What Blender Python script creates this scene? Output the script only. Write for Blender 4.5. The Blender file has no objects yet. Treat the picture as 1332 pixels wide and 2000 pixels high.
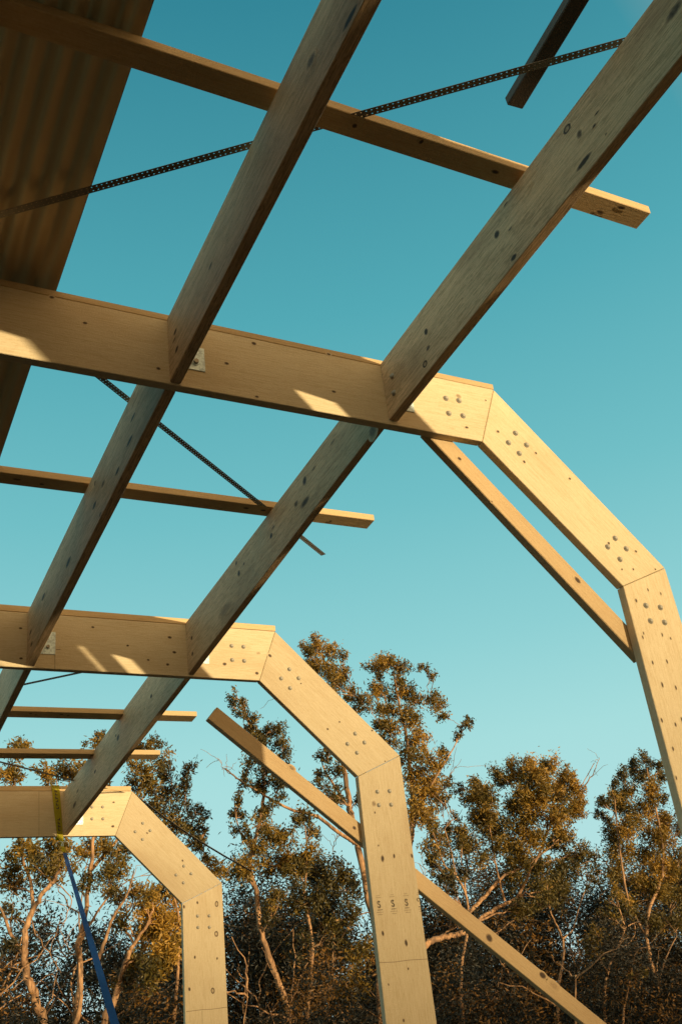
import bpy, bmesh, math, random
from mathutils import Vector, Matrix, noise
random.seed(11)
SC = bpy.context.scene
COL = SC.collection

# ------------------------------------------------------------------ camera
GZ = 3.93                                   # lift everything so that the ground is z = 0
CAM = Vector((-2.44554, -2.78378, -2.37923 + GZ))
R0 = Vector((0.88755005, -0.44629724, -0.11434022))      # image right
R1 = Vector((0.11666349, 0.45781101, -0.88136185))       # image down
R2 = Vector((0.44569557, 0.76891342, 0.45839678))        # forward
FPX = 1968.78
cd = bpy.data.cameras.new('camera'); cam = bpy.data.objects.new('camera', cd); COL.objects.link(cam)
cd.sensor_fit = 'VERTICAL'; cd.sensor_height = 36.0; cd.lens = 36.0 * FPX / 2000.0
cd.clip_start = 0.05; cd.clip_end = 2000
m = Matrix((R0, -R1, -R2)).transposed().to_4x4(); m.translation = CAM; cam.matrix_world = m
SC.camera = cam
# ------------------------------------------------------------------ sky, sun, exposure
SUN_DIR = Vector((-0.348, 1.0, -0.020)).normalized()     # the way the light travels
W = bpy.data.worlds.new("World"); SC.world = W; W.use_nodes = True
def world():
    nt = W.node_tree; nt.nodes.clear(); N = nt.nodes.new; L = nt.links.new
    out = N('ShaderNodeOutputWorld'); bg = N('ShaderNodeBackground'); L(bg.outputs[0], out.inputs[0])
    tc = N('ShaderNodeTexCoord'); sp = N('ShaderNodeSeparateXYZ'); L(tc.outputs['Generated'], sp.inputs[0])
    cr = N('ShaderNodeValToRGB'); L(sp.outputs[2], cr.inputs[0])
    el = cr.color_ramp.elements
    stops = [(0.0, (0.62, 0.80, 0.78)), (0.10, (0.47, 0.755, 0.76)), (0.235, (0.375, 0.715, 0.715)), (0.33, (0.270, 0.625, 0.65)),
             (0.46, (0.165, 0.515, 0.56)), (0.62, (0.085, 0.39, 0.455)), (0.82, (0.032, 0.230, 0.305)), (1.0, (0.02, 0.15, 0.22))]
    el[0].position = stops[0][0]; el[0].color = (*stops[0][1], 1)
    el[1].position = stops[-1][0]; el[1].color = (*stops[-1][1], 1)
    for p, c in stops[1:-1]:
        e = el.new(p); e.color = (*c, 1)
    # warm glow of the low sun round its own direction
    dt = N('ShaderNodeVectorMath'); dt.operation = 'DOT_PRODUCT'; L(tc.outputs['Generated'], dt.inputs[0]); dt.inputs[1].default_value = -SUN_DIR
    mr = N('ShaderNodeMapRange'); mr.inputs[1].default_value = -0.15; mr.inputs[2].default_value = 1.0; L(dt.outputs['Value'], mr.inputs[0])
    pw = N('ShaderNodeMath'); pw.operation = 'POWER'; pw.inputs[1].default_value = 0.9; L(mr.outputs[0], pw.inputs[0])
    mx = N('ShaderNodeMix'); mx.data_type = 'RGBA'; L(pw.outputs[0], mx.inputs[0]); L(cr.outputs[0], mx.inputs[6]); mx.inputs[7].default_value = (1.35, 0.85, 0.36, 1)
    L(mx.outputs[2], bg.inputs[0]); bg.inputs[1].default_value = 0.93
world()
sd = bpy.data.lights.new('sun', 'SUN'); so = bpy.data.objects.new('sun', sd); COL.objects.link(so)
sd.energy = 5.0; sd.angle = math.radians(0.62); sd.color = (1.0, 0.79, 0.46)
so.rotation_euler = SUN_DIR.to_track_quat('-Z', 'Y').to_euler(); so.location = (1, -5, 8)
SC.view_settings.view_transform = 'Standard'; SC.view_settings.look = 'None'
SC.view_settings.exposure = 0.12; SC.view_settings.gamma = 1.0
try:
    SC.cycles.max_bounces = 6; SC.cycles.diffuse_bounces = 3
except Exception: pass

# ------------------------------------------------------------------ helpers
def ray(px, py): return R0 * ((px - 666) / FPX) + R1 * ((py - 1000) / FPX) + R2
def atY(px, py, y):
    d = ray(px, py); return CAM + d * ((y - CAM.y) / d.y)
def atX(px, py, x):
    d = ray(px, py); return CAM + d * ((x - CAM.x) / d.x)
SL = -0.075                                  # fall of the roof away from the camera
def atR(px, py, h=0.0):                      # on the roof plane, h above the purlin tops
    d = ray(px, py); t = (h + GZ + SL * CAM.y - CAM.z) / (d.z - SL * d.y); return CAM + d * t
def roofz(y, h=0.0): return GZ + SL * y + h

def tag(o, label=None, cat=None, group=None, kind=None):
    if label: o['label'] = label
    if cat: o['category'] = cat
    if group: o['group'] = group
    if kind: o['kind'] = kind
    return o
def thing(name, loc, label, cat, group=None):
    o = bpy.data.objects.new(name, None); COL.objects.link(o); o.location = loc; o.empty_display_size = 0.1
    return tag(o, label, cat, group)
def link(name, bm, mats, parent=None, M=None, smooth=False):
    me = bpy.data.meshes.new(name); bm.to_mesh(me); bm.free()
    if smooth:
        for p in me.polygons: p.use_smooth = True
    for mt in (mats if isinstance(mats, (list, tuple)) else [mats]): me.materials.append(mt)
    o = bpy.data.objects.new(name, me); COL.objects.link(o)
    if M is None: M = Matrix.Identity(4)
    if parent is not None:
        o.parent = parent
        P = Matrix.Identity(4); q = parent
        while q is not None:
            P = q.matrix_basis @ P; q = q.parent
        M = P.inverted() @ M
    o.matrix_basis = M
    return o

# ------------------------------------------------------------------ materials
def newmat(name):
    mt = bpy.data.materials.new(name); mt.use_nodes = True
    nt = mt.node_tree; b = nt.nodes['Principled BSDF']; return mt, nt, b
def mixc(nt, fac, a, b, blend='MIX'):
    mx = nt.nodes.new('ShaderNodeMix'); mx.data_type = 'RGBA'; mx.blend_type = blend
    for s, v in ((0, fac), (6, a), (7, b)):
        if isinstance(v, bpy.types.NodeSocket): nt.links.new(v, mx.inputs[s])
        elif isinstance(v, (int, float)): mx.inputs[s].default_value = v
        else: mx.inputs[s].default_value = (*v, 1)
    return mx.outputs[2]
def ramp(nt, v, a, b, c0=0.0, c1=1.0):
    mr = nt.nodes.new('ShaderNodeMapRange'); nt.links.new(v, mr.inputs[0])
    mr.inputs[1].default_value = a; mr.inputs[2].default_value = b; mr.inputs[3].default_value = c0; mr.inputs[4].default_value = c1
    return mr.outputs[0]
def texn(nt, vec, scale, detail=3, rough=0.6, dist=0.0):
    n = nt.nodes.new('ShaderNodeTexNoise'); n.inputs['Scale'].default_value = scale; n.inputs['Detail'].default_value = detail
    n.inputs['Roughness'].default_value = rough; n.inputs['Distortion'].default_value = dist
    nt.links.new(vec, n.inputs['Vector']); return n.outputs[0]
def wood(name, base, late, dark, grain=1.0, ring=0.5, streak=0.6, blotch=0.35, rough=0.62, kn=0.5):
    """timber; local X runs along the piece, Z across its wide face"""
    mt, nt, b = newmat(name); N = nt.nodes.new; L = nt.links.new
    tc = N('ShaderNodeTexCoord'); oi = N('ShaderNodeObjectInfo')
    off = N('ShaderNodeVectorMath'); off.operation = 'MULTIPLY_ADD'
    cmb = N('ShaderNodeCombineXYZ')
    for i, k in enumerate((37.0, 3.1, 5.7)):
        mm = N('ShaderNodeMath'); mm.operation = 'MULTIPLY'; mm.inputs[1].default_value = k; L(oi.outputs['Random'], mm.inputs[0]); L(mm.outputs[0], cmb.inputs[i])
    ad = N('ShaderNodeVectorMath'); ad.operation = 'ADD'; L(tc.outputs['Object'], ad.inputs[0]); L(cmb.outputs[0], ad.inputs[1])
    def stretch(sx, sy, sz):
        mp = N('ShaderNodeMapping'); mp.inputs['Scale'].default_value = (sx, sy, sz); L(ad.outputs[0], mp.inputs[0]); return mp.outputs[0]
    g1 = texn(nt, stretch(0.55, 9, 9), 5.0, 5, 0.65, 0.25)          # broad growth bands
    g2 = texn(nt, stretch(1.6, 60, 60), 4.0, 4, 0.7)                # fine fibres
    g3 = texn(nt, stretch(1.2, 3, 3), 1.7, 3, 0.5)                  # slow blotches
    sn = N('ShaderNodeMath'); sn.operation = 'SINE'; ml = N('ShaderNodeMath'); ml.operation = 'MULTIPLY'; ml.inputs[1].default_value = 46.0
    L(g1, ml.inputs[0]); L(ml.outputs[0], sn.inputs[0])
    rings = ramp(nt, sn.outputs[0], 0.35, 1.0, 0.0, ring)
    c = mixc(nt, rings, base, late)
    c = mixc(nt, ramp(nt, g2, 0.42, 0.72, 0, streak * grain), c, late)
    c = mixc(nt, ramp(nt, g3, 0.5, 0.75, 0, blotch), c, dark)
    c = mixc(nt, ramp(nt, g3, 0.28, 0.45, blotch * 0.5, 0), c, tuple(min(1, v * 1.12) for v in base))
    at = N('ShaderNodeAttribute'); at.attribute_name = 'knot'
    wob = texn(nt, tc.outputs['Object'], 90, 2, 0.6)
    kk = N('ShaderNodeMath'); kk.operation = 'MULTIPLY_ADD'; L(wob, kk.inputs[0]); kk.inputs[1].default_value = 0.5; L(at.outputs['Fac'], kk.inputs[2])
    c = mixc(nt, ramp(nt, kk.outputs[0], 0.15, 0.8, 0, 0.6), c, dark)
    c = mixc(nt, ramp(nt, kk.outputs[0], 0.55, 1.15, 0, 0.95), c, (0.045, 0.025, 0.014))
    L(c, b.inputs['Base Color']); b.inputs['Roughness'].default_value = rough
    bp = N('ShaderNodeBump'); bp.inputs['Strength'].default_value = 0.7; bp.inputs['Distance'].default_value = 0.0022
    saw = texn(nt, tc.outputs['Object'], 170.0, 3, 0.6); hs = N('ShaderNodeMath'); hs.operation = 'ADD'; L(g2, hs.inputs[0]); L(saw, hs.inputs[1])
    L(hs.outputs[0], bp.inputs['Height']); L(bp.outputs[0], b.inputs['Normal'])
    tn = ramp(nt, oi.outputs['Random'], 0.0, 1.0, 0.82, 1.06); vm = N('ShaderNodeVectorMath'); vm.operation = 'SCALE'
    L(c, vm.inputs[0]); L(tn, vm.inputs['Scale']); L(vm.outputs[0], b.inputs['Base Color'])
    b.inputs['Specular IOR Level'].default_value = 0.3
    return mt
M_LVL = wood('laminated_timber', (0.64, 0.53, 0.345), (0.50, 0.38, 0.21), (0.42, 0.29, 0.15), grain=0.8, ring=0.6, streak=0.7, blotch=0.5)
M_PINE = wood('weathered_pine', (0.84, 0.58, 0.33), (0.42, 0.26, 0.13), (0.27, 0.165, 0.085), grain=1.0, ring=0.85, streak=0.9, blotch=0.65)
M_BATT = wood('batten_pine', (0.66, 0.48, 0.255), (0.50, 0.32, 0.14), (0.38, 0.23, 0.10), grain=1.0, ring=0.4, streak=0.6, blotch=0.3)
M_BRACE = wood('brace_pine', (0.58, 0.42, 0.225), (0.47, 0.30, 0.14), (0.34, 0.21, 0.1), grain=1.0, ring=0.45, streak=0.5, blotch=0.3)
M_DARKT = wood('treated_dark_timber', (0.13, 0.10, 0.075), (0.08, 0.06, 0.045), (0.05, 0.035, 0.025), ring=0.5)
def metal(name, col, rough, met, ns=60, amt=0.3, dark=(0.2, 0.2, 0.2), spang=False):
    mt, nt, b = newmat(name); tc = nt.nodes.new('ShaderNodeTexCoord')
    n = texn(nt, tc.outputs['Object'], ns, 4, 0.65)
    if spang:
        v = nt.nodes.new('ShaderNodeTexVoronoi'); v.inputs['Scale'].default_value = 110; nt.links.new(tc.outputs['Object'], v.inputs['Vector'])
        sep = nt.nodes.new('ShaderNodeSeparateColor'); nt.links.new(v.outputs['Color'], sep.inputs[0]); n = sep.outputs[0]
    c = mixc(nt, ramp(nt, n, 0.3, 0.8, 0, amt), col, dark)
    nt.links.new(c, b.inputs['Base Color']); b.inputs['Roughness'].default_value = rough; b.inputs['Metallic'].default_value = met
    nt.links.new(ramp(nt, n, 0.2, 0.8, rough - 0.08, rough + 0.15), b.inputs['Roughness'])
    return mt
M_GALV = metal('galvanised_steel', (0.62, 0.74, 0.76), 0.45, 0.25, spang=True, dark=(0.42, 0.50, 0.52), amt=0.7)
M_BOLT = metal('zinc_bolt_head', (0.40, 0.37, 0.30), 0.6, 0.2, ns=300, dark=(0.2, 0.19, 0.16))
M_STRAP = metal('punched_steel_strap', (0.24, 0.21, 0.17), 0.42, 0.8, ns=120, dark=(0.05, 0.045, 0.04))
M_SHEET = metal('corrugated_iron', (0.56, 0.42, 0.26), 0.42, 0.9, ns=5, dark=(0.40, 0.31, 0.20), amt=0.15)
def plain(name, col, rough=0.7, ns=40, amt=0.4, dark=None):
    mt, nt, b = newmat(name); tc = nt.nodes.new('ShaderNodeTexCoord'); n = texn(nt, tc.outputs['Object'], ns, 4)
    c = mixc(nt, ramp(nt, n, 0.35, 0.75, 0, amt), col, dark or tuple(v * 0.5 for v in col))
    nt.links.new(c, b.inputs['Base Color']); b.inputs['Roughness'].default_value = rough; return mt
M_YEL = plain('yellow_webbing', (0.62, 0.52, 0.02), 0.65, 120)
M_BLUE = plain('blue_webbing', (0.008, 0.09, 0.40), 0.6, 70, 0.5, (0.02, 0.18, 0.50))
M_INK = plain('black_ink', (0.10, 0.075, 0.045), 0.8)
M_INKF = plain('faded_ink', (0.24, 0.175, 0.10), 0.8)
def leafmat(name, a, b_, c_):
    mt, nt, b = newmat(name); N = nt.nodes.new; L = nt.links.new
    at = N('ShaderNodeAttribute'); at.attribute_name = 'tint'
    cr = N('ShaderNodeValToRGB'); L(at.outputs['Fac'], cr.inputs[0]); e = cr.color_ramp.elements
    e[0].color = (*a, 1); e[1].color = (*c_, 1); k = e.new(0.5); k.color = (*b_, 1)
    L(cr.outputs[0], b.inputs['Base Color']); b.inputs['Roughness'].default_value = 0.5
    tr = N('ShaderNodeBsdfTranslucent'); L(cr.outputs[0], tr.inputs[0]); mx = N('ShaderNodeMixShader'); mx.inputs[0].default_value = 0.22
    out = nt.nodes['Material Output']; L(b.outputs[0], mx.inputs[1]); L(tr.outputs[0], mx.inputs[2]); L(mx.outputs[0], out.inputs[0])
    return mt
M_LEAF = leafmat('gum_leaves', (0.008, 0.011, 0.005), (0.12, 0.085, 0.011), (0.44, 0.24, 0.03))  # tint ramp paints shade at its dark end, sunlit leaf at its bright end
M_LEAFD = leafmat('shaded_leaves', (0.004, 0.006, 0.003), (0.022, 0.016, 0.005), (0.24, 0.11, 0.016))  # darker leaf copy: shade of far wood and scrub put into the colour
def barkmat():
    mt, nt, b = newmat('gum_bark'); N = nt.nodes.new; L = nt.links.new; tc = N('ShaderNodeTexCoord')
    mp = N('ShaderNodeMapping'); mp.inputs['Scale'].default_value = (5, 5, 1.2); L(tc.outputs['Object'], mp.inputs[0])
    n1 = texn(nt, mp.outputs[0], 2.2, 5, 0.7); n2 = texn(nt, tc.outputs['Object'], 0.9, 3)
    c = mixc(nt, ramp(nt, n1, 0.42, 0.62), (0.50, 0.28, 0.135), (0.15, 0.075, 0.035))
    c = mixc(nt, ramp(nt, n2, 0.48, 0.62, 0, 0.7), c, (0.07, 0.045, 0.03))
    L(c, b.inputs['Base Color']); b.inputs['Roughness'].default_value = 0.85
    bp = N('ShaderNodeBump'); bp.inputs['Strength'].default_value = 0.5; bp.inputs['Distance'].default_value = 0.02; L(n1, bp.inputs['Height']); L(bp.outputs[0], b.inputs['Normal'])
    return mt
M_BARK = barkmat()

# ------------------------------------------------------------------ ground
def ground():
    bm = bmesh.new(); n = 60; S = 900.0
    vs = []
    for j in range(n + 1):
        row = []
        for i in range(n + 1):
            u = (i / n * 2 - 1); v = (j / n * 2 - 1)
            x = S * u * abs(u); y = S * v * abs(v)
            d = math.hypot(x, y)
            z = (noise.noise(Vector((x * 0.05, y * 0.05, 0))) * 0.25) * min(1, max(0, (d - 8) / 12))
            row.append(bm.verts.new((x, y, z)))
        vs.append(row)
    for j in range(n):
        for i in range(n): bm.faces.new((vs[j][i], vs[j][i + 1], vs[j + 1][i + 1], vs[j + 1][i]))
    mt, nt, b = newmat('dry_grass_ground'); tc = nt.nodes.new('ShaderNodeTexCoord')
    n1 = texn(nt, tc.outputs['Object'], 0.6, 6, 0.7); n2 = texn(nt, tc.outputs['Object'], 14, 4, 0.7)
    c = mixc(nt, ramp(nt, n1, 0.35, 0.65), (0.045, 0.024, 0.010), (0.03, 0.019, 0.008)); c = mixc(nt, ramp(nt, n2, 0.4, 0.7, 0, 0.6), c, (0.025, 0.017, 0.01))
    nt.links.new(c, b.inputs['Base Color']); b.inputs['Roughness'].default_value = 0.95
    o = link('ground', bm, mt, smooth=True); tag(o, kind='structure')
ground()
def shade_ridge():
    """unseen ridge added behind the camera to dim the low sun towards the ground"""
    bm = bmesh.new(); rows = []
    for i in range(161):
        x = -700 + i * 10; h = 8.25 + 0.28 * noise.noise(Vector((x * 0.03, 0, 0))) + 0.2 * noise.noise(Vector((x * 0.2, 3, 0)))  # added ridge, height set so sunlight fades down the columns
        rows.append([bm.verts.new((x, y, z)) for y, z in ((-400, -1), (-350, h * 0.6), (-310, h * 0.97), (-300, h), (-288, h * 0.93), (-250, h * 0.35), (-215, -1))])
    for a, b_ in zip(rows, rows[1:]):
        for k in range(6): bm.faces.new((a[k], b_[k], b_[k + 1], a[k + 1]))
    mt, nt, b = newmat('shade_ridge_cover'); b.inputs['Base Color'].default_value = (0.05, 0.04, 0.02, 1); b.inputs['Roughness'].default_value = 0.95
    tag(link('shade_ridge', bm, mt, smooth=True), kind='structure')
shade_ridge()

# ------------------------------------------------------------------ timber members
def member(name, poly, y0, th, ax, mat, parent, knots=(), bev=0.0022):
    """flat piece cut to outline poly [(x, z)...] lying in a plane of constant y, front face at y0, thickness th.
    ax = (dx, dz) direction of the grain. knots: (x, z, rx, rz, strength, ring)"""
    a = math.atan2(ax[1], ax[0]); ox, oz = poly[0]
    M = Matrix.Translation((ox, y0, oz)) @ Matrix.Rotation(-a, 4, 'Y')
    Mi = M.inverted()
    bm = bmesh.new()
    f = [bm.verts.new(Mi @ Vector((x, y0, z))) for x, z in poly]
    g = [bm.verts.new(Mi @ Vector((x, y0 + th, z))) for x, z in poly]
    n = len(poly); fa = bm.faces.new(f); fb = bm.faces.new(g[::-1])
    for i in range(n): bm.faces.new((f[i], g[i], g[(i + 1) % n], f[(i + 1) % n]))
    bmesh.ops.recalc_face_normals(bm, faces=bm.faces)
    if bev: bmesh.ops.bevel(bm, geom=list(bm.edges), offset=bev, segments=1, affect='EDGES')
    lay = bm.verts.layers.float.new('knot')
    for k in knots: add_knot(bm, lay, Mi @ Vector((k[0], y0 - 0.0006, k[1])), Vector((1, 0, 0)), Vector((0, 0, 1)), k[2], k[3], k[4], k[5] if len(k) > 5 else 0)
    return link(name, bm, mat, parent, M)
def add_knot(bm, lay, c, u, v, ru, rv, s=1.0, ring=0):
    rs = [0.0, 0.35, 0.65, 1.0]
    val = {0.0: s, 0.35: s * 0.95, 0.65: s * 0.45, 1.0: -0.6}
    if ring: val = {0.0: s * 0.35, 0.35: s * 0.40, 0.65: s, 1.0: -0.5}
    n = 12; prev = None; cv = bm.verts.new(c); cv[lay] = val[0.0]; ph = random.random() * 6
    for r in rs[1:]:
        ringv = []
        for i in range(n):
            t = 2 * math.pi * i / n; w = 1 + 0.07 * math.sin(2 * t + ph) * (r < 1)
            p = bm.verts.new(c + u * (ru * 1.5 * r * w * math.cos(t)) + v * (rv * 1.5 * r * w * math.sin(t))); p[lay] = val[r]; ringv.append(p)
        for i in range(n):
            j = (i + 1) % n
            if prev is None: bm.faces.new((cv, ringv[i], ringv[j]))
            else: bm.faces.new((prev[i], ringv[i], ringv[j], prev[j]))
        prev = ringv
def bolt(parent, p, r=0.0094):
    """domed bolt head on a washer, axis along y, facing the camera side"""
    bm = bmesh.new(); n = 16
    prof = [(r * 1.35, 0.0005), (r * 1.35, -0.0022), (r * 1.02, -0.0026), (r * 0.98, -0.0055), (r * 0.78, -0.0085), (r * 0.4, -0.0102)]
    rows = []
    for rr, yy in prof: rows.append([bm.verts.new((rr * math.cos(2 * math.pi * i / n), yy, rr * math.sin(2 * math.pi * i / n))) for i in range(n)])
    for a, b_ in zip(rows, rows[1:]):
        for i in range(n): bm.faces.new((a[i], a[(i + 1) % n], b_[(i + 1) % n], b_[i]))
    top = bm.verts.new((0, -0.0106, 0))
    for i in range(n): bm.faces.new((rows[-1][i], rows[-1][(i + 1) % n], top))
    bmesh.ops.recalc_face_normals(bm, faces=bm.faces)
    return link('bolt', bm, M_BOLT, parent, Matrix.Translation(p), smooth=True)

TF = 0.040
XL = -2.32                                    # centre line of the building
def xz(p): return (p.x, p.z)
def lineat(p, q, x):
    t = (x - p[0]) / (q[0] - p[0]); return p[1] + (q[1] - p[1]) * t
def cut(p, q, d):                             # move p towards q by d
    L = math.hypot(q[0] - p[0], q[1] - p[1]); return (p[0] + (q[0] - p[0]) * d / L, p[1] + (q[1] - p[1]) * d / L)
def portal(y, O1, I1, O2, I2, rt, rb, ci, co, label, knots, bolts, seams=()):
    root = thing('portal_frame', (O2[0], y, 0), label, 'timber frame', 'portal frames of the shed')
    xm = 2 * XL                               # mirrored far leg
    mir = lambda p: (xm - p[0], p[1])
    zt = lineat(rt, O1, xm - O1[0]); zb = lineat(rb, I1, xm - I1[0])
    dz_t = zt - O1[1]; dz_b = zb - I1[1]
    g = 0.0008
    # rafter
    L1 = (xm - O1[0], zt); L0 = (xm - I1[0], zb)
    member('rafter', [(I1[0] - g, I1[1]), (O1[0] - g, O1[1]), L1, L0], y, TF, (1, (O1[1] - rt[1]) / (O1[0] - rt[0])), M_LVL, root, knots.get('r', ()))
    member('knee', [(I1[0] + g, I1[1] - g), (I2[0] - g, I2[1] + g), (O2[0] - g, O2[1] + g), (O1[0] + g, O1[1] - g)], y, TF, (O2[0] - O1[0], O2[1] - O1[1]), M_LVL, root, knots.get('k', ()))
    bi = I2[0] + (ci[0] - I2[0]) / (ci[1] - I2[1]) * (0.0 - I2[1]); bo = O2[0] + (co[0] - O2[0]) / (co[1] - O2[1]) * (0.0 - O2[1])
    member('column', [(I2[0], I2[1] - g), (bi, -0.05), (bo, -0.05), (O2[0], O2[1] - g)], y, TF, (bi - I2[0], -0.05 - I2[1]), M_LVL, root, knots.get('c', ()))
    # far side, mirrored
    ml = [(L0[0], L0[1]), (L1[0], L1[1]), (xm - O2[0], O2[1] + dz_t), (xm - I2[0], I2[1] + dz_b)]
    member('knee', ml, y, TF, (ml[2][0] - ml[1][0], ml[2][1] - ml[1][1]), M_LVL, root)
    member('column', [(ml[3][0], ml[3][1] - g), (ml[2][0], ml[2][1] - g), (xm - bo, -0.05), (xm - bi, -0.05)], y, TF, (0, -1), M_LVL, root)
    for p in bolts: bolt(root, atY(p[0], p[1], y))
    return root
def ZK(o, s, pts):                            # reading from an enlargement back to photograph pixels
    return [(o[0] + a / s, o[1] + b / s) for a, b in pts]
def kn(pts, y, rx=0.006, rz=0.009, s=1.0):
    out = []
    for p in pts:
        q = atY(p[0], p[1], y); k = random.uniform(0.75, 1.3); out.append((q.x, q.z, rx * k, rz * k * 0.85, s))
    return out
def P(px, py, y): return xz(atY(px, py, y))
Y1, Y2, Y3 = 0.0, 2.39, 5.486
Y0, YM = -2.03, -4.15

# nearest visible frame
b1 = [(870.3, 778.2), (895.7, 782.7), (876, 807.6), (903.6, 812.4), (1006, 846.3), (992.4, 864.9), (1027.6, 869.4), (1013.4, 885.7),
      (1200.3, 1051.5), (1185.8, 1068.3), (1222, 1072), (1209.8, 1092.5), (1260.4, 1182.9), (1288.6, 1186.6), (1269.4, 1212.9), (1296.9, 1215.9)]
k1 = dict(r=kn([(167, 631), (102, 581), (496, 671), (310, 720), (642, 692), (652, 765), (502, 775), (911, 835), (443, 710)], 0, 0.009, 0.007)
            + kn([(895, 774)], 0, 0.012, 0.012, 0.6),
          k=kn([(1213.8, 1112), (1236, 1112), (1279, 1112), (1188, 1061), (1241, 1077), (948, 782), (972, 843), (1023, 902), (1112, 935), (1046, 885)], 0, 0.006, 0.007),
          c=kn(ZK((1132, 1050), 6.66, [(882, 680), (1050, 730), (730, 820), (825, 1245), (815, 1297), (1068, 1265), (1177, 1312), (943, 1627), (1130, 1612), (1068, 1915), (1245, 1952)])
               + ZK((1182, 1350), 6.667, [(730, 380), (908, 435), (990, 370), (875, 750), (918, 1130)]), 0, 0.010, 0.006))
def fr1(dy, dz):
    f = lambda px, py: (lambda q: (q.x, q.z + dz))(atY(px, py, 0))
    return dict(O1=f(963.6, 761), I1=f(941.9, 862), O2=f(1298, 1109.3), I2=f(1216.8, 1144.6), rt=f(0, 556.8), rb=f(0, 688.9), ci=f(1332, 1581), co=f(1330, 1213.7))
F1 = portal(Y1, **fr1(0, 0), label='nearest timber portal frame, its column leaving the photo at the right edge', knots=k1, bolts=b1)
b2 = [(452.7, 1261.5), (475.9, 1263.3), (453.8, 1289), (477.3, 1290.8), (565.3, 1307.2), (549.3, 1325.2), (583.3, 1324.8), (566.7, 1344.1),
      (693.5, 1433), (678.5, 1452.9), (711.6, 1450.3), (697.1, 1470.3), (736.8, 1546.4), (760.5, 1545.2), (739.8, 1572.4), (763.8, 1571.6)]
k2 = dict(r=kn([(182, 1225), (332, 1245), (250, 1261), (341, 1274), (290, 1289), (328, 1298), (41, 1227), (42, 1286), (439, 1297), (502, 1315)], Y2, 0.011, 0.009)
            + kn([(505, 1276)], Y2, 0.016, 0.014, 0.5),
          k=kn([(527.5, 1280.6)], Y2, 0.010, 0.010) + kn([(588, 1335), (663, 1410), (640, 1424), (726.5, 1427), (752, 1487)], Y2, 0.006, 0.007),
          c=kn([(746.9, 1677), (769.5, 1672), (804, 1671.5), (793, 1841.6), (747.5, 1823)], Y2, 0.016, 0.010)
            + kn([(732, 1587), (739, 1651.5), (758.6, 1923), (788, 1993), (797, 1892)], Y2, 0.009, 0.007, 0.9)
            + kn([(730, 1569.6)], Y2, 0.016, 0.018, 0.6))
F2 = portal(Y2, O1=P(537.6, 1233.3, Y2), I1=P(507.2, 1329, Y2), O2=P(780.6, 1475.8, Y2), I2=P(699.5, 1516.4, Y2), rt=P(0, 1192.8, Y2), rb=P(0, 1300.9, Y2),
            ci=P(754, 2000, Y2), co=P(853, 2000, Y2), label='middle timber portal frame with black stamps printed across its column', knots=k2, bolts=b2)
b3 = [(201, 1576.2), (180.2, 1599.4), (201.6, 1599.4), (180.2, 1576.4), (279.3, 1607.9), (264.6, 1624.6), (293.9, 1622.3), (278.8, 1639.5),
      (359.4, 1691.7), (344.3, 1709), (373.6, 1706.5), (358.7, 1724.2), (386.2, 1789.1), (408.9, 1788.8), (387, 1811.4), (409.3, 1811)]
k3 = dict(r=kn([(222.5, 1567), (221, 1614)], Y3, 0.013, 0.011), k=kn([(288, 1627), (357, 1681)], Y3, 0.012, 0.012, 0.9),
          c=kn([(386, 1763), (359.8, 1771), (381, 1869.6), (424.5, 1872), (370.4, 1932)], Y3, 0.012, 0.010)
            + [(q.x, q.z, 0.020, 0.014, 1.0, 1) for q in [atY(423.6, 1765.5, Y3), atY(423, 1824, Y3), atY(416, 1935, Y3)]])
F3 = portal(Y3, O1=P(259, 1545.3, Y3), I1=P(225.9, 1632, Y3), O2=P(433.8, 1724.4, Y3), I2=P(356.8, 1764.6, Y3), rt=P(0, 1545.3, Y3), rb=P(0, 1635.4, Y3),
            ci=P(362.4, 2000, Y3), co=P(446, 2000, Y3), label='farthest timber portal frame, a yellow strap round its rafter', knots=k3, bolts=b3)
F0 = portal(Y0, **fr1(0, 0.137), label='timber portal frame beside the photographer, out of the picture', knots={}, bolts=())
FM = portal(YM, **fr1(0, 0.311), label='timber portal frame behind the photographer, out of the picture', knots={}, bolts=())

def crack(parent, pts, y, w=0.0012, mat=None):
    """thin butt joint line showing on a face"""
    bm = bmesh.new(); prev = None
    for i, p in enumerate(pts):
        q = atY(p[0], p[1], y - 0.0006)
        d = (atY(*pts[min(i + 1, len(pts) - 1)], y) - atY(*pts[max(i - 1, 0)], y)); d.normalize(); nrm = Vector((-d.z, 0, d.x)) * w
        a = bm.verts.new(q + nrm); b_ = bm.verts.new(q - nrm)
        if prev: bm.faces.new((prev[0], a, b_, prev[1]))
        prev = (a, b_)
    return link('joint_line', bm, mat or M_INKF, parent)
crack(F2, [(741, 1880), (770, 1879), (800, 1875), (835, 1873)], Y2, 0.0016)
crack(F2, [(108, 1279), (108, 1312)], Y2)
crack(F2, [(110, 1268.5), (119, 1268.5)], Y2, 0.002)
crack(F3, [(364, 1976), (395, 1972), (415, 1971), (444, 1967)], Y3, 0.002)
crack(F3, [(395, 1974), (396, 2000)], Y3)
crack(F3, [(77, 1547), (77, 1632)], Y3)
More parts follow.
